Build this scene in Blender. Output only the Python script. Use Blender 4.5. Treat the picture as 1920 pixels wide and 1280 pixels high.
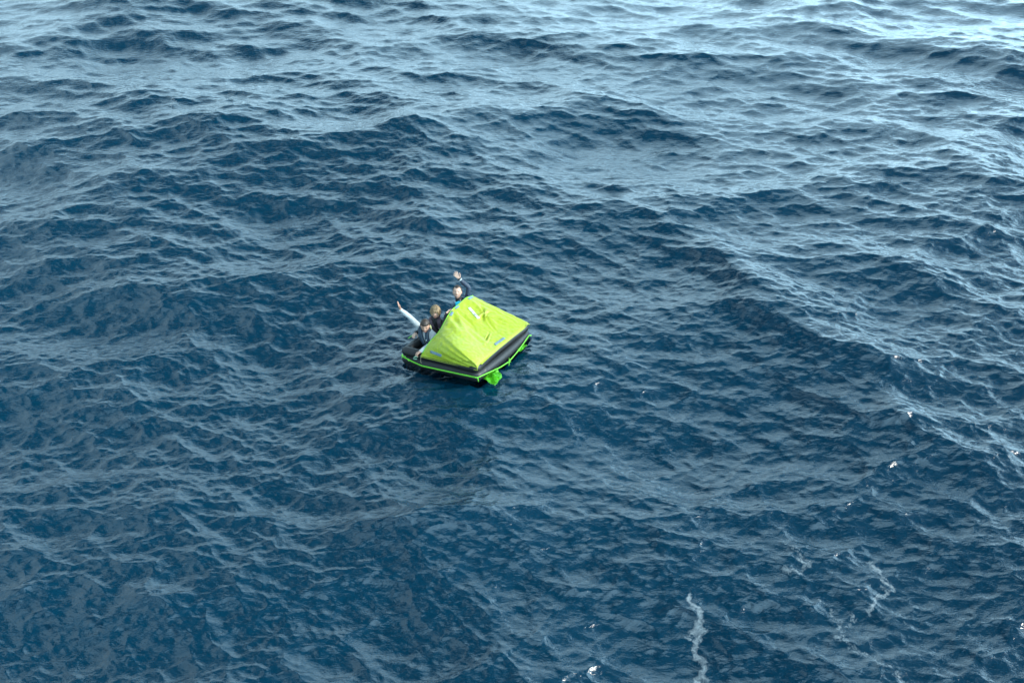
import bpy, bmesh, math, random
import numpy as np
from mathutils import Vector, Matrix, noise

random.seed(7)
scene = bpy.context.scene
for o in list(bpy.data.objects):
    bpy.data.objects.remove(o)

# ------------------------------------------------------------------ camera
CAM_H = 10.5
cam_d = bpy.data.cameras.new("camera")
cam_d.sensor_width = 36.0
cam_d.lens = 1700.0 / 1920.0 * 36.0
cam_d.clip_start = 0.1
cam_d.clip_end = 20000.0
cam = bpy.data.objects.new("camera", cam_d)
cam.location = (0, 0, CAM_H)
cam.rotation_euler = (math.radians(90 - 36), 0, 0)
scene.collection.objects.link(cam)
scene.camera = cam

# ------------------------------------------------------------------ sky
SUN_EL = math.radians(31)
SUN_AZ = math.radians(98)          # clockwise from +Y (the view direction)
world = bpy.data.worlds.new("World")
scene.world = world
world.use_nodes = True
nt = world.node_tree
N = nt.nodes
L = nt.links
N.clear()
w_out = N.new("ShaderNodeOutputWorld")
bg = N.new("ShaderNodeBackground")
bg.inputs["Strength"].default_value = 0.065
sky = N.new("ShaderNodeTexSky")
sky.sky_type = 'NISHITA'
sky.sun_disc = False
sky.sun_elevation = SUN_EL
sky.sun_rotation = SUN_AZ
sky.altitude = 0
sky.air_density = 1.0
sky.dust_density = 2.0
sky.ozone_density = 0.6
tc = N.new("ShaderNodeTexCoord")
sep = N.new("ShaderNodeSeparateXYZ")
L.new(tc.outputs["Generated"], sep.inputs[0])


def wmath(op, a, b=None, clamp=False):
    n = N.new("ShaderNodeMath")
    n.operation = op
    n.use_clamp = clamp
    for i, v in enumerate((a, b)):
        if v is None:
            continue
        if isinstance(v, (int, float)):
            n.inputs[i].default_value = v
        else:
            L.new(v, n.inputs[i])
    return n.outputs[0]


# broken cloud layer: direction projected on a flat deck overhead
zz = wmath('ADD', wmath('MAXIMUM', sep.outputs[2], 0.0), 0.12)
cx = wmath('DIVIDE', sep.outputs[0], zz)
cy = wmath('DIVIDE', sep.outputs[1], zz)
comb = N.new("ShaderNodeCombineXYZ")
L.new(cx, comb.inputs[0])
L.new(cy, comb.inputs[1])
cn = N.new("ShaderNodeTexNoise")
cn.inputs["Scale"].default_value = 0.9
cn.inputs["Detail"].default_value = 7
cn.inputs["Roughness"].default_value = 0.55
cn.inputs["Distortion"].default_value = 0.3
L.new(comb.outputs[0], cn.inputs["Vector"])
cr = N.new("ShaderNodeValToRGB")
cr.color_ramp.elements[0].position = 0.485
cr.color_ramp.elements[1].position = 0.525
low = N.new("ShaderNodeMapRange")          # towards the horizon the clouds overlap and close up
low.inputs[1].default_value = 0.0
low.inputs[2].default_value = 0.55
low.inputs[3].default_value = 0.15
low.inputs[4].default_value = 0.0
L.new(sep.outputs[2], low.inputs[0])
L.new(wmath('ADD', cn.outputs["Fac"], low.outputs[0]), cr.inputs[0])
cn2 = N.new("ShaderNodeTexNoise")
cn2.inputs["Scale"].default_value = 3.1
cn2.inputs["Detail"].default_value = 5
L.new(comb.outputs[0], cn2.inputs["Vector"])
cc = N.new("ShaderNodeMix")
cc.data_type = 'RGBA'
cc.inputs[6].default_value = (15.5, 27.0, 33.5, 1)
cc.inputs[7].default_value = (31.0, 46.0, 55.5, 1)
L.new(cn2.outputs["Fac"], cc.inputs[0])
mixc = N.new("ShaderNodeMix")
mixc.data_type = 'RGBA'
L.new(cr.outputs["Color"], mixc.inputs[0])
L.new(sky.outputs[0], mixc.inputs[6])
# clouds are lit through from the sun's side
sd = N.new("ShaderNodeVectorMath")
sd.operation = 'DOT_PRODUCT'
L.new(tc.outputs["Generated"], sd.inputs[0])
sd.inputs[1].default_value = (math.sin(SUN_AZ) * math.cos(SUN_EL), math.cos(SUN_AZ) * math.cos(SUN_EL), math.sin(SUN_EL))
s01 = wmath('MULTIPLY', wmath('ADD', sd.outputs["Value"], 1.0), 0.5)
lit = wmath('ADD', wmath('MULTIPLY', wmath('MULTIPLY', s01, s01), 1.75), 0.46)
lit = wmath('MULTIPLY', lit, wmath('SUBTRACT', 1.40, wmath('MULTIPLY', wmath('MAXIMUM', sep.outputs[2], 0.0), 0.75)))   # dull bases overhead, bright flanks low down
vm = N.new("ShaderNodeVectorMath")
vm.operation = 'SCALE'
L.new(cc.outputs[2], vm.inputs[0])
L.new(lit, vm.inputs["Scale"])
L.new(vm.outputs[0], mixc.inputs[7])
L.new(mixc.outputs[2], bg.inputs[0])
L.new(bg.outputs[0], w_out.inputs[0])

# ------------------------------------------------------------------ sun (veiled by thin cloud)
sun_d = bpy.data.lights.new("sun", 'SUN')
sun_d.energy = 4.2
sun_d.angle = math.radians(18)
sun_d.color = (1.0, 0.93, 0.82)
sun = bpy.data.objects.new("sun", sun_d)
sdir = Vector((math.sin(SUN_AZ) * math.cos(SUN_EL), math.cos(SUN_AZ) * math.cos(SUN_EL), math.sin(SUN_EL)))
sun.rotation_euler = sdir.to_track_quat('Z', 'Y').to_euler()
sun.location = sdir * 60
scene.collection.objects.link(sun)

vs = scene.view_settings
vs.view_transform = 'Standard'
vs.look = 'None'
vs.gamma = 1.0
vs.use_curve_mapping = False
vs.exposure = 0.0

# ------------------------------------------------------------------ helpers
C = scene.collection


def tag(o, label=None, cat=None, group=None, kind=None):
    if label: o['label'] = label
    if cat: o['category'] = cat
    if group: o['group'] = group
    if kind: o['kind'] = kind
    return o


def new_mat(name, color, rough=0.6, **kw):
    m = bpy.data.materials.new(name)
    m.use_nodes = True
    p = m.node_tree.nodes["Principled BSDF"]
    p.inputs["Base Color"].default_value = (*color, 1)
    p.inputs["Roughness"].default_value = rough
    for k, v in kw.items():
        p.inputs[k.replace('_', ' ')].default_value = v
    return m


def grain(m, scale=60, strength=0.15, dist=0.002, tint=0.12):
    """procedural grain: small bump and a slight colour variation"""
    nt = m.node_tree
    p = nt.nodes["Principled BSDF"]
    t = nt.nodes.new("ShaderNodeTexCoord")
    n = nt.nodes.new("ShaderNodeTexNoise")
    n.inputs["Scale"].default_value = scale
    n.inputs["Detail"].default_value = 4
    nt.links.new(t.outputs["Object"], n.inputs["Vector"])
    b = nt.nodes.new("ShaderNodeBump")
    b.inputs["Strength"].default_value = strength
    b.inputs["Distance"].default_value = dist
    nt.links.new(n.outputs["Fac"], b.inputs["Height"])
    nt.links.new(b.outputs[0], p.inputs["Normal"])
    n2 = nt.nodes.new("ShaderNodeTexNoise")
    n2.inputs["Scale"].default_value = scale * 0.12
    n2.inputs["Detail"].default_value = 5
    nt.links.new(t.outputs["Object"], n2.inputs["Vector"])
    hs = nt.nodes.new("ShaderNodeHueSaturation")
    hs.inputs["Color"].default_value = p.inputs["Base Color"].default_value
    mr = nt.nodes.new("ShaderNodeMapRange")
    mr.inputs[1].default_value = 0.3
    mr.inputs[2].default_value = 0.7
    mr.inputs[3].default_value = 1 - tint
    mr.inputs[4].default_value = 1 + tint
    nt.links.new(n2.outputs["Fac"], mr.inputs[0])
    nt.links.new(mr.outputs[0], hs.inputs["Value"])
    nt.links.new(hs.outputs[0], p.inputs["Base Color"])
    return m


# ------------------------------------------------------------------ raft frame (heeled by the wave it rides)
RAFT_O = Vector((-2.130, 13.639, 0.05))
_yaw, _ta, _tb = -0.51332, 0.11319, -0.11518
RA_LEN, RB_LEN = 1.761, 2.008
_a = Vector((math.cos(_yaw), math.sin(_yaw), _ta)).normalized()
_b = Vector((-math.sin(_yaw), math.cos(_yaw), _tb))
_b = (_b - _a * _a.dot(_b)).normalized()
_n = _a.cross(_b)
RAFT_R = Matrix((_a, _b, _n)).transposed()
RAFT_M = Matrix.Translation(RAFT_O) @ RAFT_R.to_4x4()


def to_world(a, b, z):
    return RAFT_M @ Vector((a, b, z))


# ------------------------------------------------------------------ water
def ocean_tile(Lt, n, kmin, kmax, wind_dir, wind_v, spread, rms, seed, power=4.0):
    rng = np.random.default_rng(seed)
    k1 = np.fft.fftfreq(n, Lt / n) * 2 * np.pi
    kx, ky = np.meshgrid(k1, k1, indexing='xy')
    k = np.hypot(kx, ky)
    k[0, 0] = 1
    th = np.arctan2(ky, kx) - wind_dir
    kp = 9.81 / wind_v ** 2
    S = k ** -power * np.exp(-1.25 * (kp / k) ** 2)
    D = np.abs(np.cos(th / 2)) ** spread + 0.04
    lo = 1 / (1 + np.exp(-(k - kmin) / (0.12 * kmin)))
    hi = 1 / (1 + np.exp((k - kmax) / (0.12 * kmax)))
    amp = np.sqrt(S * D * lo * hi)
    amp[0, 0] = 0
    h = amp * (rng.normal(size=k.shape) + 1j * rng.normal(size=k.shape))
    H = np.fft.ifft2(h)
    s = rms / H.real.std()
    dx = np.fft.ifft2(-1j * kx / k * h).real * s
    dy = np.fft.ifft2(-1j * ky / k * h).real * s
    return H.real * s, dx, dy


def sample(t, Lt, x, y, rot=0.0):
    n = t.shape[0]
    if rot:
        x, y = x * math.cos(rot) - y * math.sin(rot), x * math.sin(rot) + y * math.cos(rot)
    u = (x / Lt * n) % n
    v = (y / Lt * n) % n
    i = np.floor(u).astype(np.int32)
    j = np.floor(v).astype(np.int32)
    fu = (u - i).astype(np.float32)
    fv = (v - j).astype(np.float32)
    i %= n
    j %= n
    i2 = (i + 1) % n
    j2 = (j + 1) % n
    return (t[j, i] * (1 - fu) + t[j, i2] * fu) * (1 - fv) + (t[j2, i] * (1 - fu) + t[j2, i2] * fu) * fv


WIND = math.radians(-104)
tiles = [
    # Lt, n, kmin, kmax, dir, v, spread, rms, seed, choppiness
    (157.0, 512, 2 * np.pi / 26, 2 * np.pi / 6, WIND + 0.25, 6.0, 8, 0.13, 21, -1.0),
    (71.0, 1024, 2 * np.pi / 6, 2 * np.pi / 0.9, WIND, 4.2, 11, 0.064, 11, -1.0),
    (17.3, 1024, 2 * np.pi / 1.0, 2 * np.pi / 0.10, WIND + 0.15, 3.0, 12, 0.0190, 5, -1.30),
]


# longer crests rolling through: (line along the crest, height, half width)
swell_crests = [([(2.03, 18.98), (4.62, 17.27), (5.98, 14.82), (6.71, 12.8), (7.92, 11.51)], 0.3, 1.0), ([(-9.79, 25.03), (-6.64, 24.08), (-3.94, 24.19), (-0.94, 25.22), (2.43, 26.46)], 0.26, 1.3), ([(-13.47, 21.85), (-10.49, 21.38), (-7.58, 21.85), (-5.8, 22.84)], 0.2, 1.3), ([(7.99, 24.64), (10.72, 25.03), (13.28, 23.71), (14.93, 22.84)], 0.28, 1.6), ([(-7.53, 8.85), (-6.24, 8.56), (-4.82, 8.46), (-3.31, 8.18)], 0.14, 0.6)]


def raft_local(x, y):
    """approximate raft coordinates (a, b) of a point on the water"""
    ca, sa = math.cos(_yaw), math.sin(_yaw)
    X = x - RAFT_O.x
    Y = y - RAFT_O.y
    return X * ca + Y * sa, -X * sa + Y * ca


def water_disp(x, y):
    z = np.zeros_like(x)
    ox = np.zeros_like(x)
    oy = np.zeros_like(x)
    small = np.zeros_like(x)
    for q, (Lt, n, k0, k1, d, v, sp, rms, seed, chop) in enumerate(tiles):
        H, DX, DY = ocean_tile(Lt, n, k0, k1, d, v, sp, rms, seed)
        hh = sample(H, Lt, x, y)
        ox += chop * sample(DX, Lt, x, y)
        oy += chop * sample(DY, Lt, x, y)
        if q < 2:
            z += hh
        else:
            small += hh
    # the face of the wave that carries the raft
    a, b = raft_local(x, y)
    ac, bc = a - RA_LEN / 2, b - RB_LEN / 2
    r = np.hypot(ac, bc)
    w = 1 / (1 + np.exp((r - 2.5) / 0.6))
    plane = 0.12 + 0.05 * a - 0.10 * b
    z = z * (1 - w) + (plane + 0.25 * z) * w
    # a crest that stands up just this side of the raft
    z = z + 0.22 * np.exp(-((y - 10.2 - 0.25 * x) / 0.85) ** 2 - ((x + 0.75) / 1.5) ** 2)
    small = small * np.clip(1.2 - np.hypot(x, y) / 65, 0.55, 1.0)
    for line, hgt, wid in swell_crests:
        best = np.full_like(x, 1e9)
        tt = np.zeros_like(x)
        n_ = len(line) - 1
        xw = x + 0.35 * np.sin(y * 1.3) + 0.15 * np.sin(y * 3.1 + x)
        yw = y + 0.30 * np.sin(x * 1.1 + 1.0) + 0.15 * np.sin(x * 2.7)
        for q, ((x0, y0), (x1, y1)) in enumerate(zip(line[:-1], line[1:])):
            ex, ey = x1 - x0, y1 - y0
            t = np.clip(((xw - x0) * ex + (yw - y0) * ey) / (ex * ex + ey * ey), 0, 1)
            d = np.hypot(xw - x0 - t * ex, yw - y0 - t * ey)
            m = d < best
            best = np.where(m, d, best)
            tt = np.where(m, (q + t) / n_, tt)
        env = 0.25 + 0.75 * np.sin(np.pi * np.clip(tt, 0, 1))
        z = z + hgt * env * (1.25 / (1 + (best / wid) ** 2) - 0.25 / (1 + (best / (2.2 * wid)) ** 2)) * (1 - w)
    z = z + small
    # inside the raft the water stays under the floor
    ins = (np.clip((a - 0.02) / 0.08, 0, 1) * np.clip((RA_LEN - 0.02 - a) / 0.08, 0, 1) *
           np.clip((b - 0.02) / 0.08, 0, 1) * np.clip((RB_LEN - 0.02 - b) / 0.08, 0, 1))
    z = z - 0.35 * ins
    damp = 1 - 0.8 * w
    return ox * damp, oy * damp, z


NC, NCC, NR = 1180, 60, 880
half = math.radians(48)
ang = np.concatenate([np.linspace(-half, half, NC), np.linspace(half, 2 * np.pi - half, NCC + 2)[1:-1]])
dep = np.linspace(math.radians(62), math.radians(12.5), NR)
rad = np.concatenate([[1.2, 2.5, 4.0], CAM_H / np.tan(dep), CAM_H / np.tan(np.radians(np.linspace(12.0, 2.0, 36))), [450, 800, 1600, 4000, 9000]])
A_, R_ = np.meshgrid(ang, rad, indexing='xy')
px = (R_ * np.sin(A_)).astype(np.float64)
py = (R_ * np.cos(A_)).astype(np.float64)
ox, oy, oz = water_disp(px, py)
fade = np.clip(1 - (R_ - 70) / 250, 0, 1)
co = np.stack([px + ox * fade, py + oy * fade, oz * fade], -1).reshape(-1, 3)
nr, na = R_.shape
co = np.vstack([co, [[0, 0, 0]]]).astype(np.float32)
ii = np.arange(nr - 1)[:, None] * na
jj = np.arange(na)[None, :]
j2 = (jj + 1) % na
quads = np.stack([ii + jj, ii + na + jj, ii + na + j2, ii + j2], -1).reshape(-1, 4)
j1 = np.arange(na)
tris = np.stack([np.full(na, nr * na), j1, (j1 + 1) % na], -1)
loops = np.concatenate([quads.ravel(), tris.ravel()]).astype(np.int32)
starts = np.concatenate([np.arange(len(quads)) * 4, len(quads) * 4 + np.arange(na) * 3]).astype(np.int32)
me = bpy.data.meshes.new("sea_water")
me.vertices.add(len(co))
me.vertices.foreach_set("co", co.ravel())
me.loops.add(len(loops))
me.loops.foreach_set("vertex_index", loops)
me.polygons.add(len(starts))
me.polygons.foreach_set("loop_start", starts)
me.polygons.foreach_set("use_smooth", np.ones(len(starts), dtype=bool))
me.update(calc_edges=True)

# foam: world positions of the few breaking streaks, as a per-vertex amount
foam_lines = [([(2.6, 8.41), (2.62, 8.0), (2.6, 7.56), (2.48, 7.19), (2.59, 6.88)], 0.07, 0.75), ([(5.51, 9.1), (5.47, 8.6), (5.14, 8.25)], 0.06, 0.7), ([(4.79, 8.09), (4.63, 7.8), (4.86, 7.4), (5.17, 6.95)], 0.08, 0.6), ([(4.5, 8.41), (4.57, 8.0)], 0.05, 0.6), ([(4.25, 9.47), (4.31, 9.15), (4.36, 8.97), (4.14, 8.93)], 0.07, 0.65), ([(5.13, 9.91), (4.84, 9.74)], 0.05, 0.5), ([(4.59, 8.46), (4.57, 8.0), (4.7, 7.56), (5.1, 7.06)], 0.06, 0.5), ([(5.59, 8.46), (5.59, 7.82), (5.9, 7.31), (6.21, 6.88)], 0.06, 0.48), ([(7.39, 10.02), (7.31, 9.26), (7.37, 8.85)], 0.05, 0.42), ([(5.45, 10.25), (5.57, 9.58), (5.84, 8.95), (6.16, 8.56)], 0.05, 0.4), ([(3.97, 8.41), (4.09, 7.73)], 0.05, 0.38), ([(5.67, 8.46), (5.67, 7.73), (5.94, 7.23)], 0.06, 0.45), ([(6.47, 7.73), (6.29, 7.56)], 0.05, 0.5), ([(-10.37, 26.67), (-9.94, 25.63), (-9.58, 25.11)], 0.1, 0.6), ([(7.08, 23.36), (7.13, 22.84)], 0.12, 0.6), ([(-2.44, 13.76), (-2.17, 13.59), (-1.97, 13.63), (-1.6, 13.43)], 0.05, 0.55), ([(-2.07, 13.59), (-1.86, 13.49)], 0.05, 0.7), ([(-0.2, 13.59), (0.0, 13.76), (0.42, 14.27)], 0.05, 0.45), ([(-2.5, 14.72), (-2.3, 14.82)], 0.1, 0.4)]
fm = np.zeros(len(co), dtype=np.float32)
X0, Y0 = co[:, 0], co[:, 1]
X = X0 + 0.07 * np.sin(Y0 * 7.3 + X0 * 3.1) + 0.04 * np.sin(Y0 * 17.1 - X0 * 11.0) + 0.02 * np.sin(Y0 * 41 + X0 * 23)
Y = Y0 + 0.06 * np.sin(X0 * 8.9 + Y0 * 2.3) + 0.03 * np.sin(X0 * 21.7 + Y0 * 13.0) + 0.02 * np.sin(X0 * 37 - Y0 * 19)
for pts, wd, st in foam_lines:
    wd, st = wd * 1.8, st * 0.92
    for (x0, y0), (x1, y1) in zip(pts[:-1], pts[1:]):
        dx, dy = x1 - x0, y1 - y0
        t = np.clip(((X - x0) * dx + (Y - y0) * dy) / (dx * dx + dy * dy + 1e-9), 0, 1)
        d = np.hypot(X - x0 - t * dx, Y - y0 - t * dy)
        fm = np.maximum(fm, st * np.exp(-(d / wd) ** 2))
at = me.attributes.new("foam", 'FLOAT', 'POINT')
at.data.foreach_set("value", fm)

wm = bpy.data.materials.new("sea_water")
wm.use_nodes = True
nt = wm.node_tree
p = nt.nodes["Principled BSDF"]
p.inputs["Base Color"].default_value = (0.0001, 0.0212, 0.0415, 1)
p.inputs["Roughness"].default_value = 0.045
p.inputs["IOR"].default_value = 1.52
geo = nt.nodes.new("ShaderNodeNewGeometry")


def tn(scale, detail, rough, sx=1.0, sy=1.0, rot=0.0, dist=0.0):
    mp = nt.nodes.new("ShaderNodeMapping")
    mp.inputs["Scale"].default_value = (sx, sy, 1)
    mp.inputs["Rotation"].default_value = (0, 0, rot)
    nt.links.new(geo.outputs["Position"], mp.inputs[0])
    n = nt.nodes.new("ShaderNodeTexNoise")
    n.inputs["Scale"].default_value = scale
    n.inputs["Detail"].default_value = detail
    n.inputs["Roughness"].default_value = rough
    n.inputs["Distortion"].default_value = dist
    nt.links.new(mp.outputs[0], n.inputs["Vector"])
    return n.outputs["Fac"]


b1 = nt.nodes.new("ShaderNodeBump")
b1.inputs["Strength"].default_value = 1.0
b1.inputs["Distance"].default_value = 0.017
nt.links.new(tn(5.5, 4, 0.55, 1.0, 1.7, WIND + math.pi / 2, 0.5), b1.inputs["Height"])
b2 = nt.nodes.new("ShaderNodeBump")
b2.inputs["Strength"].default_value = 1.0
b2.inputs["Distance"].default_value = 0.0036
nt.links.new(tn(17.0, 3, 0.5, 1.0, 1.6, 0.5, 0.8), b2.inputs["Height"])
nt.links.new(b1.outputs[0], b2.inputs["Normal"])
nt.links.new(b2.outputs[0], p.inputs["Normal"])
fa = nt.nodes.new("ShaderNodeAttribute")
fa.attribute_name = "foam"
fn = tn(16.0, 6, 0.7, dist=1.2)
fr = nt.nodes.new("ShaderNodeMath")
fr.operation = 'ADD'
nt.links.new(fa.outputs["Fac"], fr.inputs[0])
nt.links.new(fn, fr.inputs[1])
fmr = nt.nodes.new("ShaderNodeMapRange")
fmr.inputs[1].default_value = 0.99
fmr.inputs[2].default_value = 1.50
fmr.inputs[4].default_value = 0.70
nt.links.new(fr.outputs[0], fmr.inputs[0])
foam_b = nt.nodes.new("ShaderNodeBsdfPrincipled")
foam_b.inputs["Base Color"].default_value = (0.50, 0.56, 0.58, 1)
foam_b.inputs["Roughness"].default_value = 0.5
ms = nt.nodes.new("ShaderNodeMixShader")
nt.links.new(fmr.outputs[0], ms.inputs[0])
nt.links.new(p.outputs[0], ms.inputs[1])
nt.links.new(foam_b.outputs[0], ms.inputs[2])
nt.links.new(ms.outputs[0], nt.nodes["Material Output"].inputs[0])
me.materials.append(wm)
sea = bpy.data.objects.new("sea_water", me)
C.objects.link(sea)
sea['kind'] = 'structure'


# ------------------------------------------------------------------ mesh tools (raft coordinates)
def frames(pts, closed=False):
    n = len(pts)
    tg = []
    for i in range(n):
        if closed:
            t = pts[(i + 1) % n] - pts[i - 1]
        else:
            t = pts[min(i + 1, n - 1)] - pts[max(i - 1, 0)]
        tg.append(t.normalized())
    u = tg[0].orthogonal().normalized()
    out = []
    for t in tg:
        u = (u - t * u.dot(t)).normalized()
        out.append((t, u, t.cross(u)))
    return out


def tube(bm, pts, radii, seg=12, closed=False, ref=None, flat=1.0):
    """swept round (or flattened) tube with domed ends"""
    pts = [Vector(p) for p in pts]
    if isinstance(radii, (int, float)):
        radii = [radii] * len(pts)
    radii = list(radii)
    if not closed:
        t0 = (pts[0] - pts[1]).normalized()
        t1 = (pts[-1] - pts[-2]).normalized()
        r0, r1 = radii[0], radii[-1]
        pts = [pts[0] + t0 * r0 * .92, pts[0] + t0 * r0 * .6] + pts + [pts[-1] + t1 * r1 * .6, pts[-1] + t1 * r1 * .92]
        radii = [r0 * .38, r0 * .8] + radii + [r1 * .8, r1 * .38]
    fr = frames(pts, closed)
    rings = []
    for p, r, (t, u, v) in zip(pts, radii, fr):
        if ref is not None:
            v = t.cross(Vector(ref)).normalized()
            u = v.cross(t)
        rings.append([bm.verts.new(p + (u * math.cos(a) * r * flat + v * math.sin(a) * r)) for a in
                      [2 * math.pi * k / seg for k in range(seg)]])
    m = len(rings)
    for i in range(m if closed else m - 1):
        A, B = rings[i], rings[(i + 1) % m]
        for k in range(seg):
            bm.faces.new((A[k], A[(k + 1) % seg], B[(k + 1) % seg], B[k]))
    if not closed:
        bm.faces.new(rings[0][::-1])
        bm.faces.new(rings[-1])
    return rings


def smooth_path(pts, sub=5, closed=False):
    pts = [Vector(p) for p in pts]
    n = len(pts)
    out = []
    rng_ = range(n if closed else n - 1)
    for i in rng_:
        g = (lambda k: pts[k % n]) if closed else (lambda k: pts[max(0, min(n - 1, k))])
        p0, p1, p2, p3 = g(i - 1), g(i), g(i + 1), g(i + 2)
        for s in range(sub):
            t = s / sub
            out.append(0.5 * ((2 * p1) + (p2 - p0) * t + (2 * p0 - 5 * p1 + 4 * p2 - p3) * t * t +
                              (3 * p1 - p0 - 3 * p2 + p3) * t ** 3))
    if not closed:
        out.append(pts[-1])
    return out


def limb(bm, pts, radii, seg=12, sub=5):
    p = smooth_path(pts, sub)
    n = len(radii)
    rr = []
    for i in range(len(p)):
        x = i / (len(p) - 1) * (n - 1)
        k = min(int(x), n - 2)
        f = x - k
        f = f * f * (3 - 2 * f)
        rr.append(radii[k] * (1 - f) + radii[k + 1] * f)
    tube(bm, p, rr, seg)


def ball(bm, c, r, sx=1, sy=1, sz=1, rot=None, u=14, v=10):
    m = Matrix.Translation(Vector(c)) @ (rot.to_4x4() if rot else Matrix()) @ Matrix.Diagonal((r * sx, r * sy, r * sz, 1))
    bmesh.ops.create_uvsphere(bm, u_segments=u, v_segments=v, radius=1, matrix=m)


def box(bm, c, sx, sy, sz, rot=None, bev=0.0):
    m = Matrix.Translation(Vector(c)) @ (rot.to_4x4() if rot else Matrix()) @ Matrix.Diagonal((sx, sy, sz, 1))
    r = bmesh.ops.create_cube(bm, size=1, matrix=m)
    if bev:
        es = {e for vv in r['verts'] for e in vv.link_edges}
        bmesh.ops.bevel(bm, geom=list(es), offset=bev, segments=2, profile=.5, affect='EDGES')


def ribbon(bm, pts, normals, width, thick):
    """flat webbing along a path"""
    pts = [Vector(p) for p in pts]
    rows = []
    for i, p in enumerate(pts):
        t = (pts[min(i + 1, len(pts) - 1)] - pts[max(i - 1, 0)]).normalized()
        n = Vector(normals[i] if isinstance(normals, list) else normals)
        n = (n - t * n.dot(t)).normalized()
        s = t.cross(n) * width / 2
        h = n * thick / 2
        rows.append([bm.verts.new(p + q) for q in (s + h, -s + h, -s - h, s - h)])
    for A, B in zip(rows[:-1], rows[1:]):
        for k in range(4):
            bm.faces.new((A[k], A[(k + 1) % 4], B[(k + 1) % 4], B[k]))
    bm.faces.new(rows[0][::-1])
    bm.faces.new(rows[-1])


def obj(name, bm, mats, parent=None, base=Vector((0, 0, 0)), smooth=True):
    bmesh.ops.recalc_face_normals(bm, faces=bm.faces[:])
    for v in bm.verts:
        v.co -= base
    me = bpy.data.meshes.new(name)
    bm.to_mesh(me)
    bm.free()
    return link_mesh(name, me, mats, parent, smooth)


def link_mesh(name, me, mats, parent, smooth=True):
    me.polygons.foreach_set("use_smooth", [smooth] * len(me.polygons))
    for m in (mats if isinstance(mats, (list, tuple)) else [mats]):
        me.materials.append(m)
    o = bpy.data.objects.new(name, me)
    C.objects.link(o)
    if parent: o.parent = parent
    return o


def fused(name, bm, mats, parent, base, voxel=0.006, smooth_it=4, wrinkle=None):
    """closed pieces grown into one continuous skin"""
    bmesh.ops.recalc_face_normals(bm, faces=bm.faces[:])
    for v in bm.verts:
        v.co -= base
    me = bpy.data.meshes.new("tmp")
    bm.to_mesh(me)
    bm.free()
    t = bpy.data.objects.new("tmp", me)
    C.objects.link(t)
    r = t.modifiers.new("r", 'REMESH')
    r.mode = 'VOXEL'
    r.voxel_size = voxel
    s = t.modifiers.new("s", 'SMOOTH')
    s.iterations = smooth_it
    s.factor = 0.5
    dg = bpy.context.evaluated_depsgraph_get()
    me2 = bpy.data.meshes.new_from_object(t.evaluated_get(dg))
    bpy.data.objects.remove(t)
    me2.name = name
    me2.materials.clear()
    if wrinkle:
        sc_, am = wrinkle
        nv = [v.normal.copy() for v in me2.vertices]
        for v, nn in zip(me2.vertices, nv):
            p_ = v.co
            w_ = noise.noise(Vector((p_.x * sc_, p_.y * sc_, p_.z * sc_ * 2.2)))
            w2 = noise.noise(p_ * sc_ * 2.7 + Vector((5, 1, 2)))
            v.co += nn * am * (abs(w_) * 2 - 0.6 + 0.4 * w2)
    return link_mesh(name, me2, mats, parent)


def empty(name, M):
    o = bpy.data.objects.new(name, None)
    o.empty_display_size = 0.1
    o.matrix_world = M
    C.objects.link(o)
    return o


# ------------------------------------------------------------------ materials
rubber = grain(new_mat("black_rubber", (0.0075, 0.0085, 0.0095), 0.46), 25, 0.25, 0.004, 0.25)
rubber_floor = grain(new_mat("raft_floor", (0.02, 0.022, 0.024), 0.6), 30)
lime = grain(new_mat("lime_canopy_cloth", (0.29, 0.355, 0.014), 0.40, Sheen_Weight=0.05), 180, 0.25, 0.0012, 0.05)
lime_edge = grain(new_mat("lime_edge_webbing", (0.20, 0.58, 0.03), 0.5), 90, 0.3)
webbing = grain(new_mat("green_webbing", (0.13, 0.46, 0.03), 0.5), 120, 0.4)
pocket_cloth = grain(new_mat("green_pocket_cloth", (0.10, 0.52, 0.01), 0.3), 50, 0.4, 0.004)
tape_m = grain(new_mat("reflective_tape", (0.13, 0.20, 0.23), 0.35), 90, 0.2)
patch_m = grain(new_mat("pale_patch", (0.50, 0.55, 0.50), 0.5), 90, 0.2)
ink = new_mat("dark_print", (0.06, 0.09, 0.09), 0.5)
skin = grain(new_mat("skin", (0.56, 0.34, 0.25), 0.5, Subsurface_Weight=0.08, Subsurface_Radius=(0.02, 0.008, 0.004)), 40, 0.15, 0.001, 0.08)
skin_tan = grain(new_mat("tanned_skin", (0.48, 0.27, 0.19), 0.5), 40, 0.15, 0.001, 0.08)
eye_m = new_mat("eye", (0.06, 0.04, 0.03), 0.15)
eyewhite = new_mat("eye_white", (0.26, 0.20, 0.17), 0.3)
lip = new_mat("lips", (0.36, 0.15, 0.12), 0.5)
teeth = new_mat("teeth", (0.75, 0.72, 0.66), 0.3)
hair_brown = grain(new_mat("dark_brown_hair", (0.035, 0.020, 0.013), 0.5), 300, 0.8, 0.002, 0.3)
hair_blonde = grain(new_mat("blonde_hair", (0.24, 0.165, 0.085), 0.5), 160, 0.9, 0.003, 0.5)
stubble = grain(new_mat("beard", (0.09, 0.05, 0.035), 0.7), 300, 0.8)
sweater = grain(new_mat("light_grey_knit", (0.42, 0.44, 0.44), 0.9), 220, 0.5, 0.002, 0.06)
navy = grain(new_mat("navy_cloth", (0.012, 0.028, 0.055), 0.5), 90, 0.4, 0.003)
navy_vest = grain(new_mat("navy_vest_cloth", (0.010, 0.030, 0.052), 0.45), 70, 0.4, 0.003)
blackc = grain(new_mat("black_cloth", (0.010, 0.011, 0.013), 0.7), 90, 0.4, 0.003)
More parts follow.
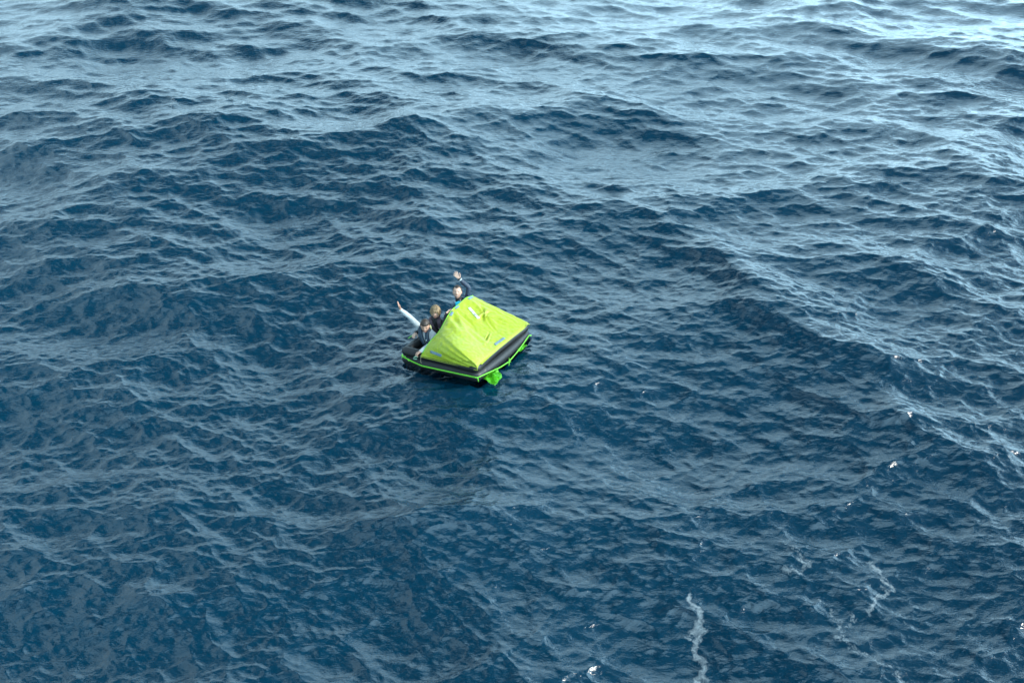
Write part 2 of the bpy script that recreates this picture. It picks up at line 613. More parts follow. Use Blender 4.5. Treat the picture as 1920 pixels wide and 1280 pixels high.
plum = grain(new_mat("plum_vest_cloth", (0.055, 0.033, 0.048), 0.55), 70, 0.4, 0.003)
cyan = grain(new_mat("cyan_cloth", (0.0, 0.45, 0.62), 0.45), 90, 0.3)
piping = new_mat("pale_piping", (0.5, 0.56, 0.58), 0.4)
white_badge = new_mat("white_badge", (0.85, 0.86, 0.85), 0.4)
trousers_m = grain(new_mat("dark_trousers", (0.02, 0.022, 0.028), 0.8), 90, 0.4)

# ------------------------------------------------------------------ life raft
raft = empty("life_raft", RAFT_M)
tag(raft, "lime green inflatable life raft with sloping canopy over two black tubes, tilted on the waves", "life raft")
AL, BL = RA_LEN, RB_LEN


def ring_path(inset, z, cr=0.10, bow=None):
    """rounded rectangle centreline; bow shifts the middle of the near long side"""
    x0, x1, y0, y1 = inset, AL - inset, inset, BL - inset
    pts = []
    cs = [((x1 - cr, y0 + cr), -90), ((x1 - cr, y1 - cr), 0), ((x0 + cr, y1 - cr), 90), ((x0 + cr, y0 + cr), 180)]
    for (cx_, cy_), a0 in cs:
        for k in range(7):
            a = math.radians(a0 + 90 * k / 6)
            pts.append(Vector((cx_ + cr * math.cos(a), cy_ + cr * math.sin(a), z)))
        last = pts[-1]
    out = []
    n = len(pts)
    for i in range(n):
        p, q = pts[i], pts[(i + 1) % n]
        out.append(p)
        d = (q - p).length
        if d > 0.3:
            m = 14
            for k in range(1, m):
                out.append(p.lerp(q, k / m))
    if bow:
        for p in out:
            f = max(0.0, math.sin(math.pi * min(max((p.y - 0.1) / (BL - 0.2), 0), 1)))
            if p.x > AL * .7:
                p.x += bow * f
                p.z -= 0.012 * f * (bow > 0)
            if p.x < AL * .3:
                p.z -= 0.015 * f
    return out


bm = bmesh.new()
tube(bm, ring_path(0.108, 0.105, 0.030, 0.030), 0.108, 24, closed=True)
lower_tube = obj("lower_tube", bm, rubber, raft)
bm = bmesh.new()
tube(bm, ring_path(0.105, 0.268, 0.022, -0.035), 0.088, 24, closed=True)
upper_tube = obj("upper_tube", bm, rubber, raft)
# glued seam bands round the tubes at the corners
for (cx_, cy_, dx_, dy_) in ((0.36, 0.0, 1, 0), (0.0, 0.42, 0, 1), (AL, 0.30, 0, 1), (AL, 1.66, 0, 1)):
    bm = bmesh.new()
    z_, r_, ins_ = 0.105, 0.1105, 0.108
    c0 = Vector((cx_ if dx_ else (ins_ if cx_ < 1 else AL - ins_ + 0.012), cy_ if dy_ else ins_, z_))
    ax = Vector((dx_, dy_, 0))
    tube(bm, [c0 - ax * 0.02, c0 + ax * 0.02], [r_, r_], 24)
    obj("seam_band", bm, rubber, raft)

bm = bmesh.new()
gx, gy = 24, 28
vv = [[bm.verts.new((0.12 + (AL - .24) * i / gx, 0.12 + (BL - .24) * j / gy,
                     0.075 + 0.012 * noise.noise(Vector((i * .4, j * .4, 0))))) for j in range(gy + 1)] for i in range(gx + 1)]
for i in range(gx):
    for j in range(gy):
        bm.faces.new((vv[i][j], vv[i + 1][j], vv[i + 1][j + 1], vv[i][j + 1]))
r = bmesh.ops.solidify(bm, geom=bm.faces[:], thickness=0.02)
obj("floor", bm, rubber_floor, raft)

# ---- canopy: cloth stretched from the arch to the far side of the upper tube
ARCH = [Vector(p) for p in ((.51, .014, .278), (.60, .16, .50), (.655, .45, .635), (.63, .88, .83), (.63, 1.14, .87), (.63, 1.70, .85), (.60, 2.0, .30))]
NEAR_C = Vector((AL - .028, .028, .278))
FAR_C = Vector((AL - .028, BL - .032, .278))
arch_f = smooth_path(ARCH, 12)


def arch_at(S):
    x = min(max(S, 0), 6) * 12
    k = min(int(x), len(arch_f) - 2)
    q = arch_f[k].lerp(arch_f[k + 1], x - k)
    # keep the crisp corner near the far end
    if S > 4.6:
        k2 = min(int(S), 5)
        lin = ARCH[k2].lerp(ARCH[k2 + 1], S - k2)
        w = min(1, (S - 4.6) / .4)
        q = q.lerp(lin, w)
    return q


def over_tube(p):
    """cloth lies over the inflated tube, never through it"""
    bowx = -.035 * math.sin(math.pi * min(max((p.y - .1) / (BL - .2), 0), 1))
    for ax_, c_ in ((0, AL - .105 + bowx), (1, .105), (1, BL - .105)):
        dx_ = abs(p[ax_] - c_)
        if dx_ < .094:
            p.z = max(p.z, .268 + math.sqrt(.094 ** 2 - dx_ * dx_))
    return p


def canopy_flat(S, T):
    A = arch_at(S)
    g = min(max((S - 2) / 3, 0), 1)
    E = NEAR_C.lerp(FAR_C, g)
    wt = min(1, S / 2) if S < 5 else max(0, 6 - S)
    top = E + (Vector((-.052, .030 * (1 - g), .090)) if S < 5 else Vector((-.052, 0, .090))) * wt
    if T < .94:
        p = A.lerp(top, T / .94)
    else:
        k = (T - .94) / .06
        p = top.lerp(E, k) + (E - A).normalized().cross(Vector((0, 1, 0))) * 0
        p.x += .016 * math.sin(math.pi * k) * wt
        p.z += .010 * math.sin(math.pi * k) * wt
    if 2 < S < 5:      # the rim follows the tube
        p.x += -0.032 * math.sin(math.pi * g) * T
    # the hip stands proud between the steep near panel and the top panel
    if S < 3.4:
        w = S / 2 if S < 2 else 0.5 + 0.5 * math.cos(math.pi * (S - 2) / 1.4)
        env = math.sin(math.pi * min(1, T * 1.0)) ** .6 if 0 < T < 1 else 0
        p += Vector((.115, -.165, .125)) * (w * env)
    return over_tube(p)


def seg_d(p, a, b):
    a = Vector(a); b = Vector(b)
    ab = b - a
    t = max(0, min(1, (p - a).dot(ab) / ab.dot(ab)))
    return (p - a - ab * t).length, t


FOLDS = [  # polyline, width, depth
    ([(.70, .86, .80), (.86, .73, .69), (1.06, .60, .59), (1.25, .50, .50)], .055, -.036),
    ([(.76, .62, .73), (.95, .47, .60), (1.22, .34, .49)], .030, .020),
    ([(.85, .43, .593), (1.05, .36, .53), (1.24, .27, .46)], .020, -.018),
    ([(.92, .46, .60), (1.15, .38, .52), (1.40, .26, .42)], .018, -.015),
    ([(.82, .69, .69), (1.15, .62, .55), (1.46, .58, .43)], .030, -.010),
    ([(1.36, 1.10, .50), (1.43, .88, .47), (1.486, .66, .43)], .012, -.014),
    ([(1.40, 1.11, .49), (1.46, .90, .46), (1.52, .66, .42)], .014, .008),
    ([(1.486, .66, .43), (1.52, .60, .41)], .018, -.020),
    ([(.73, 1.51, .81), (.86, 1.48, .75), (.99, 1.45, .69)], .014, -.012),
    ([(.75, 1.30, .80), (.90, 1.34, .74), (1.02, 1.38, .67)], .014, -.014),
    ([(.78, 1.10, .79), (.92, 1.20, .73), (1.04, 1.32, .66)], .016, -.010),
    ([(.70, 1.00, .82), (.84, 1.02, .76), (1.10, .98, .65)], .035, -.010),
    ([(1.10, 1.38, .65), (1.30, 1.28, .55), (1.45, 1.22, .47)], .022, -.008),
    ([(1.10, 1.45, .65), (1.30, 1.56, .55), (1.50, 1.62, .45)], .022, -.010),
    ([(.98, .83, .65), (1.25, .78, .54), (1.55, .72, .42)], .05, .010),
    ([(.70, 1.62, .83), (1.10, 1.72, .62), (1.5, 1.8, .43)], .03, .006),
]
GATH = Vector((1.058, 1.413, .652))


def canopy_disp(p, S, T):
    d = 0.0
    edge = min(1, T / .08) * min(1, (1 - T) / .08)
    for pl_, w, am in FOLDS:
        best = 9
        for a, b in zip(pl_[:-1], pl_[1:]):
            dd, t = seg_d(p, a, b)
            best = min(best, dd)
        if best < 4 * w:
            tt = (p - Vector(pl_[0])).length / max(1e-6, (Vector(pl_[-1]) - Vector(pl_[0])).length)
            env = max(0.15, math.sin(math.pi * min(1, max(0, tt)) * .9 + .15))
            x = best / w
            d += am * env * (math.exp(-x * x) - 0.35 * math.exp(-(x - 1.9) ** 2))
    v = p - GATH
    r = v.length
    if r < .6:
        th = math.atan2(v.y, v.x)
        d += math.exp(-(r / .16) ** 2) * 0.016 * math.cos(7 * th + 1.3 * math.sin(2 * th)) * min(1, r / .03)
        d += math.exp(-(r / .22) ** 2) * 0.010 * math.cos(4 * th + .8)
        d -= 0.008 * math.exp(-(r / .028) ** 2)
    if S < 2.0:        # fan of tight pleats running into the near corner
        d += 0.006 * math.sin(S * 13 + 1.5 * math.sin(T * 3)) * (T ** 1.3) * (1 - T) * 3.2
        d += 0.010 * math.sin(math.pi * S / 2) * math.sin(math.pi * T) * 2.2
    if 2 <= S <= 5:
        d -= 0.014 * math.sin(math.pi * T) * math.sin(math.pi * (S - 2) / 3)
    d += 0.0028 * noise.noise(p * 7) + 0.0035 * noise.noise(p * 17 + Vector((3, 2, 1))) + 0.0012 * noise.noise(p * 45)
    return 2.1 * d * edge * min(1, S / .4)


NS, NT_ = 168, 110
Sv = [6 * i / NS for i in range(NS + 1)]
grid = [[canopy_flat(S, T) for T in [j / NT_ for j in range(NT_ + 1)]] for S in Sv]
bm = bmesh.new()
verts = []
for i, S in enumerate(Sv):
    row = []
    for j in range(NT_ + 1):
        T = j / NT_
        p = grid[i][j]
        du = grid[min(i + 1, NS)][max(1, min(j, NT_ - 1))] - grid[max(i - 1, 0)][max(1, min(j, NT_ - 1))]
        dv = grid[i][min(j + 1, NT_)] - grid[i][max(j - 1, 0)]
        nn = dv.cross(du)
        nn = nn.normalized() if nn.length > 1e-9 else Vector((0, 0, 1))
        row.append(bm.verts.new(over_tube(p + nn * (-canopy_disp(p, S, T) if nn.z < 0 and S > 1 and S < 5.05 else canopy_disp(p, S, T)))))
    verts.append(row)
for i in range(NS):
    for j in range(NT_):
        bm.faces.new((verts[i][j], verts[i][j + 1], verts[i + 1][j + 1], verts[i + 1][j]))
bmesh.ops.remove_doubles(bm, verts=bm.verts[:], dist=0.0004)
from mathutils.bvhtree import BVHTree
bmesh.ops.recalc_face_normals(bm, faces=bm.faces[:])
up_sum = sum((f.normal.z * f.calc_area() for f in bm.faces), 0.0)
if up_sum < 0:
    bmesh.ops.reverse_faces(bm, faces=bm.faces[:])
bm.normal_update()
bvh = BVHTree.FromBMesh(bm)
CAMD = Vector((.532, -.725, .438))


def on_cloth(q):
    l_, nn, _, _ = bvh.ray_cast(Vector(q) + CAMD * .6, -CAMD)
    if l_ is None:
        l_, nn, _, _ = bvh.find_nearest(Vector(q))
    return l_, nn

me = bpy.data.meshes.new("canopy")
bm.to_mesh(me)
bm.free()
canopy = link_mesh("canopy", me, lime, raft)
sol = canopy.modifiers.new("thick", 'SOLIDIFY')
sol.thickness = 0.004
sol.offset = -1


def drape(name, p0, p1, width, m, thick=0.0025, nu=16, nv=6, parent=None, lift=0.004):
    """a strip of material laid on the canopy between two points"""
    p0, p1 = Vector(p0), Vector(p1)
    c_, n_ = on_cloth((p0 + p1) / 2)
    n_ = Vector((0, 0, 0))
    for k in range(9):
        n_ = n_ + on_cloth(p0.lerp(p1, k / 8))[1]
    t = (p1 - p0).normalized()
    s = t.cross(n_).normalized()
    bm = bmesh.new()
    g = []
    for i in range(nu + 1):
        row = []
        for j in range(nv + 1):
            q = p0.lerp(p1, i / nu) + s * width * (j / nv - .5)
            l_, nn = on_cloth(q)
            row.append((l_, nn))
        g.append(row)
    top = [[bm.verts.new(l_ + nn * (lift + thick)) for l_, nn in row] for row in g]
    bot = [[bm.verts.new(l_ + nn * lift) for l_, nn in row] for row in g]
    for i in range(nu):
        for j in range(nv):
            bm.faces.new((top[i][j], top[i + 1][j], top[i + 1][j + 1], top[i][j + 1]))
            bm.faces.new((bot[i][j], bot[i][j + 1], bot[i + 1][j + 1], bot[i + 1][j]))
    for i in range(nu):
        bm.faces.new((top[i][0], bot[i][0], bot[i + 1][0], top[i + 1][0]))
        bm.faces.new((top[i][nv], top[i + 1][nv], bot[i + 1][nv], bot[i][nv]))
    for j in range(nv):
        bm.faces.new((top[0][j], top[0][j + 1], bot[0][j + 1], bot[0][j]))
        bm.faces.new((top[nu][j], bot[nu][j], bot[nu][j + 1], top[nu][j + 1]))
    return obj(name, bm, m, parent or canopy)


drape("reflective_tape", (.70, .075, .405), (.955, .060, .385), .050, tape_m)
drape("reflective_tape", (1.610, .86, .375), (1.625, 1.19, .37), .052, tape_m)
drape("reflective_tape", (.655, 1.50, .86), (.655, 1.66, .85), .050, tape_m)
drape("reflective_tape", (.655, 1.03, .86), (.655, 1.16, .865), .050, tape_m)
drape("reflective_tape", (.675, .83, .80), (.665, .93, .835), .050, tape_m)
lp = drape("logo_patch", (.787, 1.307, .787), (1.060, 1.204, .656), .055, patch_m, nu=30, nv=8, lift=.006)
la, lb = Vector((.787, 1.307, .787)), Vector((1.060, 1.204, .656))
for f0, f1, sh in ((.33, .37, .012), (.38, .41, -.004), (.42, .47, .010), (.52, .54, .0), (.57, .62, -.008), (.64, .67, .008)):
    s_ = Vector((.35, .9, .1)).normalized() * sh
    drape("printed_mark", la.lerp(lb, f0) + s_, la.lerp(lb, f1) + s_, .020, ink, thick=.0008, nu=2, nv=2, parent=canopy, lift=.0092)
# seam down the near panel
bm = bmesh.new()
sp_ = []
for k in range(15):
    q = Vector((.700, .36, .585)).lerp(Vector((.86, .03, .335)), k / 14)
    l_, nn = on_cloth(q)
    sp_.append(l_ + nn * .002)
tube(bm, sp_, .0030, 6)
obj("seam", bm, lime, canopy)

# bright bound edge along the opening and the hem
bm = bmesh.new()
tube(bm, [arch_at(6 * k / 90) for k in range(91)], .0085, 8)
obj("edge_binding", bm, lime_edge, canopy)
bm = bmesh.new()
hem = [ARCH[0].lerp(NEAR_C, k / 20) for k in range(21)] + [canopy_flat(2 + 3 * k / 30, 1.0) for k in range(1, 31)]
tube(bm, hem, .0060, 8)
obj("hem_cord", bm, lime, canopy)
# inflated arch behind the edge
bm = bmesh.new()
ap = [arch_at(6 * k / 60) for k in range(61)]
cen = Vector((.63, 1.0, .35))
ap2 = [p + (cen - p).normalized() * .085 + Vector((-.005, 0, 0)) for p in ap]
tube(bm, ap2, .036, 16)
obj("arch_tube", bm, rubber, raft)
# pale tie at the near end of the opening
bm = bmesh.new()
tube(bm, smooth_path([(.515, .022, .32), (.520, .000, .26), (.524, -.020, .20), (.530, -.012, .165)], 4), .0042, 6)
obj("tie_cord", bm, grain(new_mat("tan_cord", (.32, .27, .16), .6), 90), raft)

# ---- lifelines of flat webbing, sagging between patches
lines = [
    ([(.13, -.014, .20), (.33, -.020, .150), (.54, -.016, .108), ], (0, -1, .1), .030),
    ([(.54, -.016, .108), (.95, -.022, .125), (1.35, -.022, .140), (1.745, -.014, .150)], (0, -1, .1), .030),
    ([(1.762, .010, .150), (1.80, .30, .110), (1.815, .66, .040), (1.812, 1.00, -.005)], (1, 0, .35), .022),
    ([(1.812, 1.00, -.005), (1.825, 1.30, .060), (1.81, 1.60, .115), (1.780, 1.85, .150)], (1, 0, .35), .022),
    ([(1.780, 1.85, .150), (1.772, 1.97, .100)], (1, 0, .35), .022),
    ([(-.006, .35, .395), (-.012, .48, .392), (-.006, .63, .385)], (-.3, 0, 1), .030),
]
for pts_, nrm, w_ in lines:
    bm = bmesh.new()
    ribbon(bm, smooth_path(pts_, 6), nrm, w_, .004)
    obj("lifeline", bm, webbing, raft)
# knots and tails where the line is tied on
def knot(c, n_, dirs, s=.05):
    bm = bmesh.new()
    c = Vector(c)
    for d in dirs:
        d = Vector(d).normalized()
        tube(bm, [c - d * .006, c + d * s * .5 + Vector(n_) * .006, c + d * s], [.011, .009, .007], 6)
    ball(bm, c, .014)
    obj("webbing_knot", bm, webbing, raft)
knot((.125, -.016, .205), (0, -1, 0), [(-.8, 0, -.6), (-.3, 0, 1), (.8, 0, .3), (-.9, 0, .5)], .055)
knot((.235, -.020, .178), (0, -1, 0), [(.3, 0, -1), (-.6, 0, .2)], .04)
knot((1.755, -.005, .150), (1, -1, 0), [(.1, .1, -1)], .085)
knot((1.815, 1.00, -.005), (1, 0, 0), [(0, .2, 1), (.1, -.3, -1), (0, .6, -.3)], .075)
knot((1.780, 1.86, .150), (1, 0, 0), [(0, -1, -.2)], .03)
# pale green grab loop in the man's fist
bm = bmesh.new()
tube(bm, smooth_path([(.455, -.01, .27), (.440, -.065, .300), (.415, -.075, .275), (.405, -.060, .245), (.43, -.012, .225)], 4), .011, 8)
obj("grab_loop", bm, grain(new_mat("grey_green_webbing", (.15, .30, .21), .6), 90), raft)

# ---- ballast pockets of crumpled cloth floating at the waterline
def pocket(pts, zc, seed, nest=1.0):
    bm = bmesh.new()
    nu, nv = 26, 22
    P = [Vector(p) for p in pts]     # four corners
    g = []
    for i in range(nu + 1):
        row = []
        for j in range(nv + 1):
            u, v = i / nu, j / nv
            q = P[0].lerp(P[1], u).lerp(P[3].lerp(P[2], u), v)
            e = math.sin(math.pi * u) * math.sin(math.pi * v)
            r1 = noise.noise(Vector((q.x * 9 + seed, q.y * 9, seed)))
            r2 = abs(noise.noise(Vector((q.x * 22, q.y * 16 + seed, 1.7)))) * 2 - .5
            q = q + Vector((.03 * r1 * v, .05 * noise.noise(Vector((q.y * 12, seed, q.x * 5))) * v, .055 * e * nest + .035 * r1 + .022 * r2))
            row.append(bm.verts.new(q))
        g.append(row)
    for i in range(nu):
        for j in range(nv):
            bm.faces.new((g[i][j], g[i + 1][j], g[i + 1][j + 1], g[i][j + 1]))
    bmesh.ops.solidify(bm, geom=bm.faces[:], thickness=.003)
    return obj("ballast_pocket", bm, pocket_cloth, raft)


pocket([(1.74, .18, .020), (1.72, .66, .05), (1.98, .48, -.015), (2.04, .14, -.01)], 0, 1.3, .6)
pocket([(1.72, 1.42, .03), (1.72, 1.72, .03), (1.83, 1.68, .015), (1.83, 1.45, .015)], 0, 4.1, .2)


# ------------------------------------------------------------------ people
def head_pt(d, grow=0.0, fem=0.0):
    x, y, z = d
    X = x * .077
    Y = y * .096
    Z = z * .120
    if z < 0:
        X *= 1 - (.30 + .08 * fem) * (-z) ** 1.4
        if y < 0:
            Y *= 1 - .40 * (-z)
        else:
            Y *= 1 - .10 * (-z)
    if y > 0:
        Y *= .97
        Y += .024 * math.exp(-((x / .16) ** 2 + ((z + .13) / .17) ** 2))      # nose
        Y -= .010 * math.exp(-(((abs(x) - .36) / .17) ** 2 + ((z - .10) / .12) ** 2))   # eye sockets
        Y += .005 * math.exp(-((x / .5) ** 2 + ((z - .26) / .10) ** 2))        # brow
        Y += .006 * math.exp(-((x / .22) ** 2 + ((z + .50) / .10) ** 2))       # mouth
        Y += .010 * math.exp(-((x / .25) ** 2 + ((z + .86) / .14) ** 2))       # chin
    v = Vector((X, Y, Z))
    if grow:
        v += Vector((x, y, z)) * grow
    return v


def add_head(bm, M, nu=48, nv=36, fem=0.0):
    rows = []
    for j in range(1, nv):
        ph = math.pi * j / nv
        rows.append([bm.verts.new(M @ head_pt((math.sin(ph) * math.cos(t), math.sin(ph) * math.sin(t), math.cos(ph)), 0, fem))
                     for t in [2 * math.pi * k / nu for k in range(nu)]])
    tp = bm.verts.new(M @ head_pt((0, 0, 1)))
    bt = bm.verts.new(M @ head_pt((0, 0, -1)))
    for A, B in zip(rows[:-1], rows[1:]):
        for k in range(nu):
            bm.faces.new((A[k], A[(k + 1) % nu], B[(k + 1) % nu], B[k]))
    for k in range(nu):
        bm.faces.new((tp, rows[0][(k + 1) % nu], rows[0][k]))
        bm.faces.new((bt, rows[-1][k], rows[-1][(k + 1) % nu]))
    for s in (-1, 1):
        ball(bm, M @ Vector((s * .076, -.008, -.005)), 1, .010, .019, .032, rot=M.to_3x3().normalized() @ Matrix.Rotation(s * .3, 3, 'Z'))


def hair_shell(M, mask, thick, seed, name, m, parent, base, nu=72, nv=54, clump=14, rough=.35, fem=0.0):
    """hair as a lumpy cap of locks with its own thickness"""
    bm = bmesh.new()
    V = {}
    for j in range(nv + 1):
        ph = math.pi * (j + .001) / (nv + .002)
        for k in range(nu):
            t = 2 * math.pi * k / nu
            d = (math.sin(ph) * math.cos(t), math.sin(ph) * math.sin(t), math.cos(ph))
            amt = mask(*d)
            if amt > 0:
                lock = noise.noise(Vector((d[0] * clump + seed, d[1] * clump, d[2] * 2.5)))
                lk2 = noise.noise(Vector((d[0] * clump * 2.3, d[1] * clump * 2.3 + seed, d[2] * 4)))
                h = thick * min(1, amt) * (1 + rough * lock + .5 * rough * lk2) + .0015
                V[(j, k)] = (bm.verts.new(M @ head_pt(d, h, fem)), bm.verts.new(M @ head_pt(d, -.004, fem)))
    for j in range(nv):
        for k in range(nu):
            k2 = (k + 1) % nu
            q = [(j, k), (j, k2), (j + 1, k2), (j + 1, k)]
            if all(a in V for a in q):
                bm.faces.new([V[a][0] for a in q])
                bm.faces.new([V[a][1] for a in q][::-1])
    be = [e for e in bm.edges if len(e.link_faces) == 1]
    bmesh.ops.bridge_loops(bm, edges=be) if False else None
    loose = [v for v in bm.verts if not v.link_faces]
    bmesh.ops.delete(bm, geom=loose, context='VERTS')
    # close the rim between outer and inner shells
    inv = {}
    for key, (a, b) in V.items():
        if a.is_valid and b.is_valid:
            inv[a] = b
    for e in [e for e in bm.edges if len(e.link_faces) == 1]:
        a, b = e.verts
        if a in inv and b in inv:
            try:
                bm.faces.new((a, b, inv[b], inv[a]))
            except ValueError:
                pass
    return obj(name, bm, m, parent, base)


def add_hand(bm, wrist, d, pn, side, curl=.25, spread=1.0, sc=1.0):
    """palm and five fingers. d: wrist to knuckles, pn: palm normal, side: +1 thumb towards d x pn"""
    wrist = Vector(wrist)
    d = Vector(d).normalized()
    pn = Vector(pn)
    pn = (pn - d * pn.dot(d)).normalized()
    s = d.cross(pn) * side
    limb(bm, [wrist - d * .02, wrist + d * .02], [.024 * sc, .026 * sc], 10, 2)
    for k, (off, ln, r) in enumerate(((.031, .072, .0088), (.0105, .082, .0090), (-.0105, .076, .0088), (-.031, .060, .0078))):
        kn = wrist + d * (.092 - .006 * abs(k - 1)) * sc + s * off * sc
        limb(bm, [wrist + d * .008 + s * off * .55 * sc, wrist.lerp(kn, .6) + s * 0, kn], [.017 * sc, .0145 * sc, .0118 * sc], 8, 3)
        fan = (off / .031) * .20 * spread
        p = kn
        dirv = (d + s * fan).normalized()
        pts = [p - dirv * .01]
        ang_ = 0
        for q, fr in enumerate((.45, .30, .25)):
            ang_ += curl * (0.7 if q == 0 else 1.0)
            dd = dirv * math.cos(ang_) + pn * math.sin(ang_)
            p = p + dd * ln * fr * sc
            pts.append(p)
        limb(bm, pts, [r * 1.15 * sc, r * 1.1 * sc, r * sc, r * .85 * sc], 8, 3)
    # thumb
    b0 = wrist + d * .022 * sc + s * .020 * sc + pn * .004
    d1 = (d * .62 + s * .80 + pn * .25 * (1 + curl)).normalized()
    d2 = (d * .88 + s * .42 + pn * .30 * (1 + curl)).normalized()
    limb(bm, [b0, b0 + d1 * .040 * sc, b0 + d1 * .040 * sc + d2 * .034 * sc, b0 + d1 * .040 * sc + d2 * .060 * sc],
         [.017 * sc, .0125 * sc, .0108 * sc, .009 * sc], 8, 3)


def head_matrix(c, fwd, roll=0.0):
    f = Vector(fwd).normalized()
    u0 = Vector((0.11, -0.11, .987))
    x = f.cross(u0).normalized()
    u = x.cross(f)
    R = Matrix((x, f, u)).transposed() @ Matrix.Rotation(roll, 3, 'Y')
    return Matrix.Translation(Vector(c)) @ R.to_4x4() @ Matrix.Scale(1.10, 4)


def person(label, P, m_skin, m_top, m_trousers, fem=0.0):
    base = Vector((P['pelvis'][0], P['pelvis'][1], .085))
    root = empty("person", RAFT_M @ Matrix.Translation(base))
    tag(root, label, "person")
    V = {k: Vector(v) for k, v in P.items() if isinstance(v, tuple) and len(v) == 3 and not isinstance(v[0], tuple)}
    sv = (V['ls'] - V['rs']).normalized()
    sw = 1.0 - .10 * fem

    def torso(bm, g):
        hip = Vector((-.15, .95, 0)).normalized() * -1
        for s in (-1, 1):
            limb(bm, [V['pelvis'] + sv * s * .075, V['waist'] + sv * s * .055, V['chest'] + sv * s * .080 * sw,
                      (V['ls'] + V['rs']) / 2 + sv * s * .075 * sw + (V['chest'] - V['neck']) * .15],
                 [.098 * sw + g, .088 * sw + g, .098 * sw + g, .070 * sw + g], 16, 5)
        mid = (V['ls'] + V['rs']) / 2
        limb(bm, [V['rs'], mid.lerp(V['neck'], .45), V['ls']], [.050 * sw + g, .060 * sw + g, .050 * sw + g], 14, 6)
        limb(bm, [V['neck'] - (V['head'] - V['neck']).normalized() * .06, V['neck'], V['neck'].lerp(V['head'], .3)],
             [.075 + g * .6, .060 * sw + g * .6, .052 * sw + g * .5], 14, 4)

    def arms(bm, g, cut=1.0):
        for s in 'lr':
            sh, el, wr = V[s + 's'], V[s + 'e'], V[s + 'w']
            wr2 = el.lerp(wr, cut)
            limb(bm, [sh, sh.lerp(el, .5), el, el.lerp(wr2, .45), wr2], [.050 * sw + g, .044 * sw + g, .038 * sw + g, .038 * sw + g, .027 + g], 14, 4)

    def legs(bm, g):
        for s in 'lr':
            hp = V['pelvis'] + sv * (.085 if s == 'l' else -.085)
            kn, an, to = V[s + 'k'], V[s + 'a'], V[s + 't']
            limb(bm, [hp, hp.lerp(kn, .5), kn, kn.lerp(an, .4), an], [.088 + g, .076 + g, .055 + g, .052 + g, .036 + g], 14, 4)

    M = head_matrix(P['head'], P['look'], P.get('roll', 0))
    bm = bmesh.new()
    torso(bm, -.008)
    arms(bm, -.004)
    legs(bm, -.006)
    for s in 'lr':
        limb(bm, [V[s + 'a'] - Vector((0, 0, .01)), V[s + 'a'].lerp(V[s + 't'], .5), V[s + 't']], [.036, .038, .026], 10, 3)
    limb(bm, [V['neck'], V['neck'].lerp(M @ Vector((0, -.015, -.05)), .6), M @ Vector((0, -.015, -.04))], [.056 * sw, .052 * sw, .050 * sw], 14, 4)
    add_head(bm, M, fem=fem)
    for s in 'lr':
        h = P[s + 'hand']
        add_hand(bm, P[s + 'w'], h[0], h[1], h[2], h[3], h[4], 1.0 - .06 * fem)
    body = fused("body", bm, m_skin, root, base, .0055, 3)

    bm = bmesh.new()
    torso(bm, .006)
    arms(bm, .009, .97)
    fused("long_sleeved_top", bm, m_top, root, base, .009, 3, wrinkle=(14, .005))
    bm = bmesh.new()
    legs(bm, .010)
    limb(bm, [V['pelvis'] + sv * .07, V['pelvis'] - sv * .07], [.108, .108], 14, 3)
    fused("trousers", bm, m_trousers, root, base, .011, 3, wrinkle=(12, .005))
    for s in 'lr':
        bm = bmesh.new()
        limb(bm, [V[s + 'a'] - Vector((0, 0, .012)), V[s + 'a'].lerp(V[s + 't'], .5), V[s + 't']], [.044, .045, .033], 12, 4)
        obj("shoe", bm, blackc, root, base)
    # face
    R3 = M.to_3x3().normalized()
    for s in (-1, 1):
        bm = bmesh.new()
        ball(bm, M @ Vector((s * .028, .0815, .012)), 1, .0125, .006, .0045, rot=R3)
        e = obj("eye", bm, eyewhite, root, base)
        bm = bmesh.new()
        ball(bm, M @ Vector((s * .028, .0855, .012)), 1, .0058, .004, .0045, rot=R3)
        obj("iris", bm, eye_m, e)
        e2 = e.children[0]
        for v in e2.data.vertices:
            v.co -= base
        bm = bmesh.new()
        limb(bm, [M @ Vector((s * .012, .094, .026)), M @ Vector((s * .028, .094, .032)), M @ Vector((s * .046, .083, .026))], [.0022, .0026, .0016], 8, 3)
        obj("eyebrow", bm, P['brow'], root, base)
    bm = bmesh.new()
    sm = P.get('smile', 0)
    limb(bm, [M @ Vector((-.026, .084, -.057 + sm)), M @ Vector((0, .0965, -.060)), M @ Vector((.026, .084, -.057 + sm))], [.004, .0072, .004], 8, 4)
    mo = obj("mouth", bm, lip, root, base)
    if sm > .004:
        bm = bmesh.new()
        limb(bm, [M @ Vector((-.018, .0925, -.0555)), M @ Vector((0, .1010, -.0575)), M @ Vector((.018, .0925, -.0555))], [.003, .0042, .003], 8, 4)
        te = obj("teeth", bm, teeth, mo, base)
    return root, base, V, M, sv


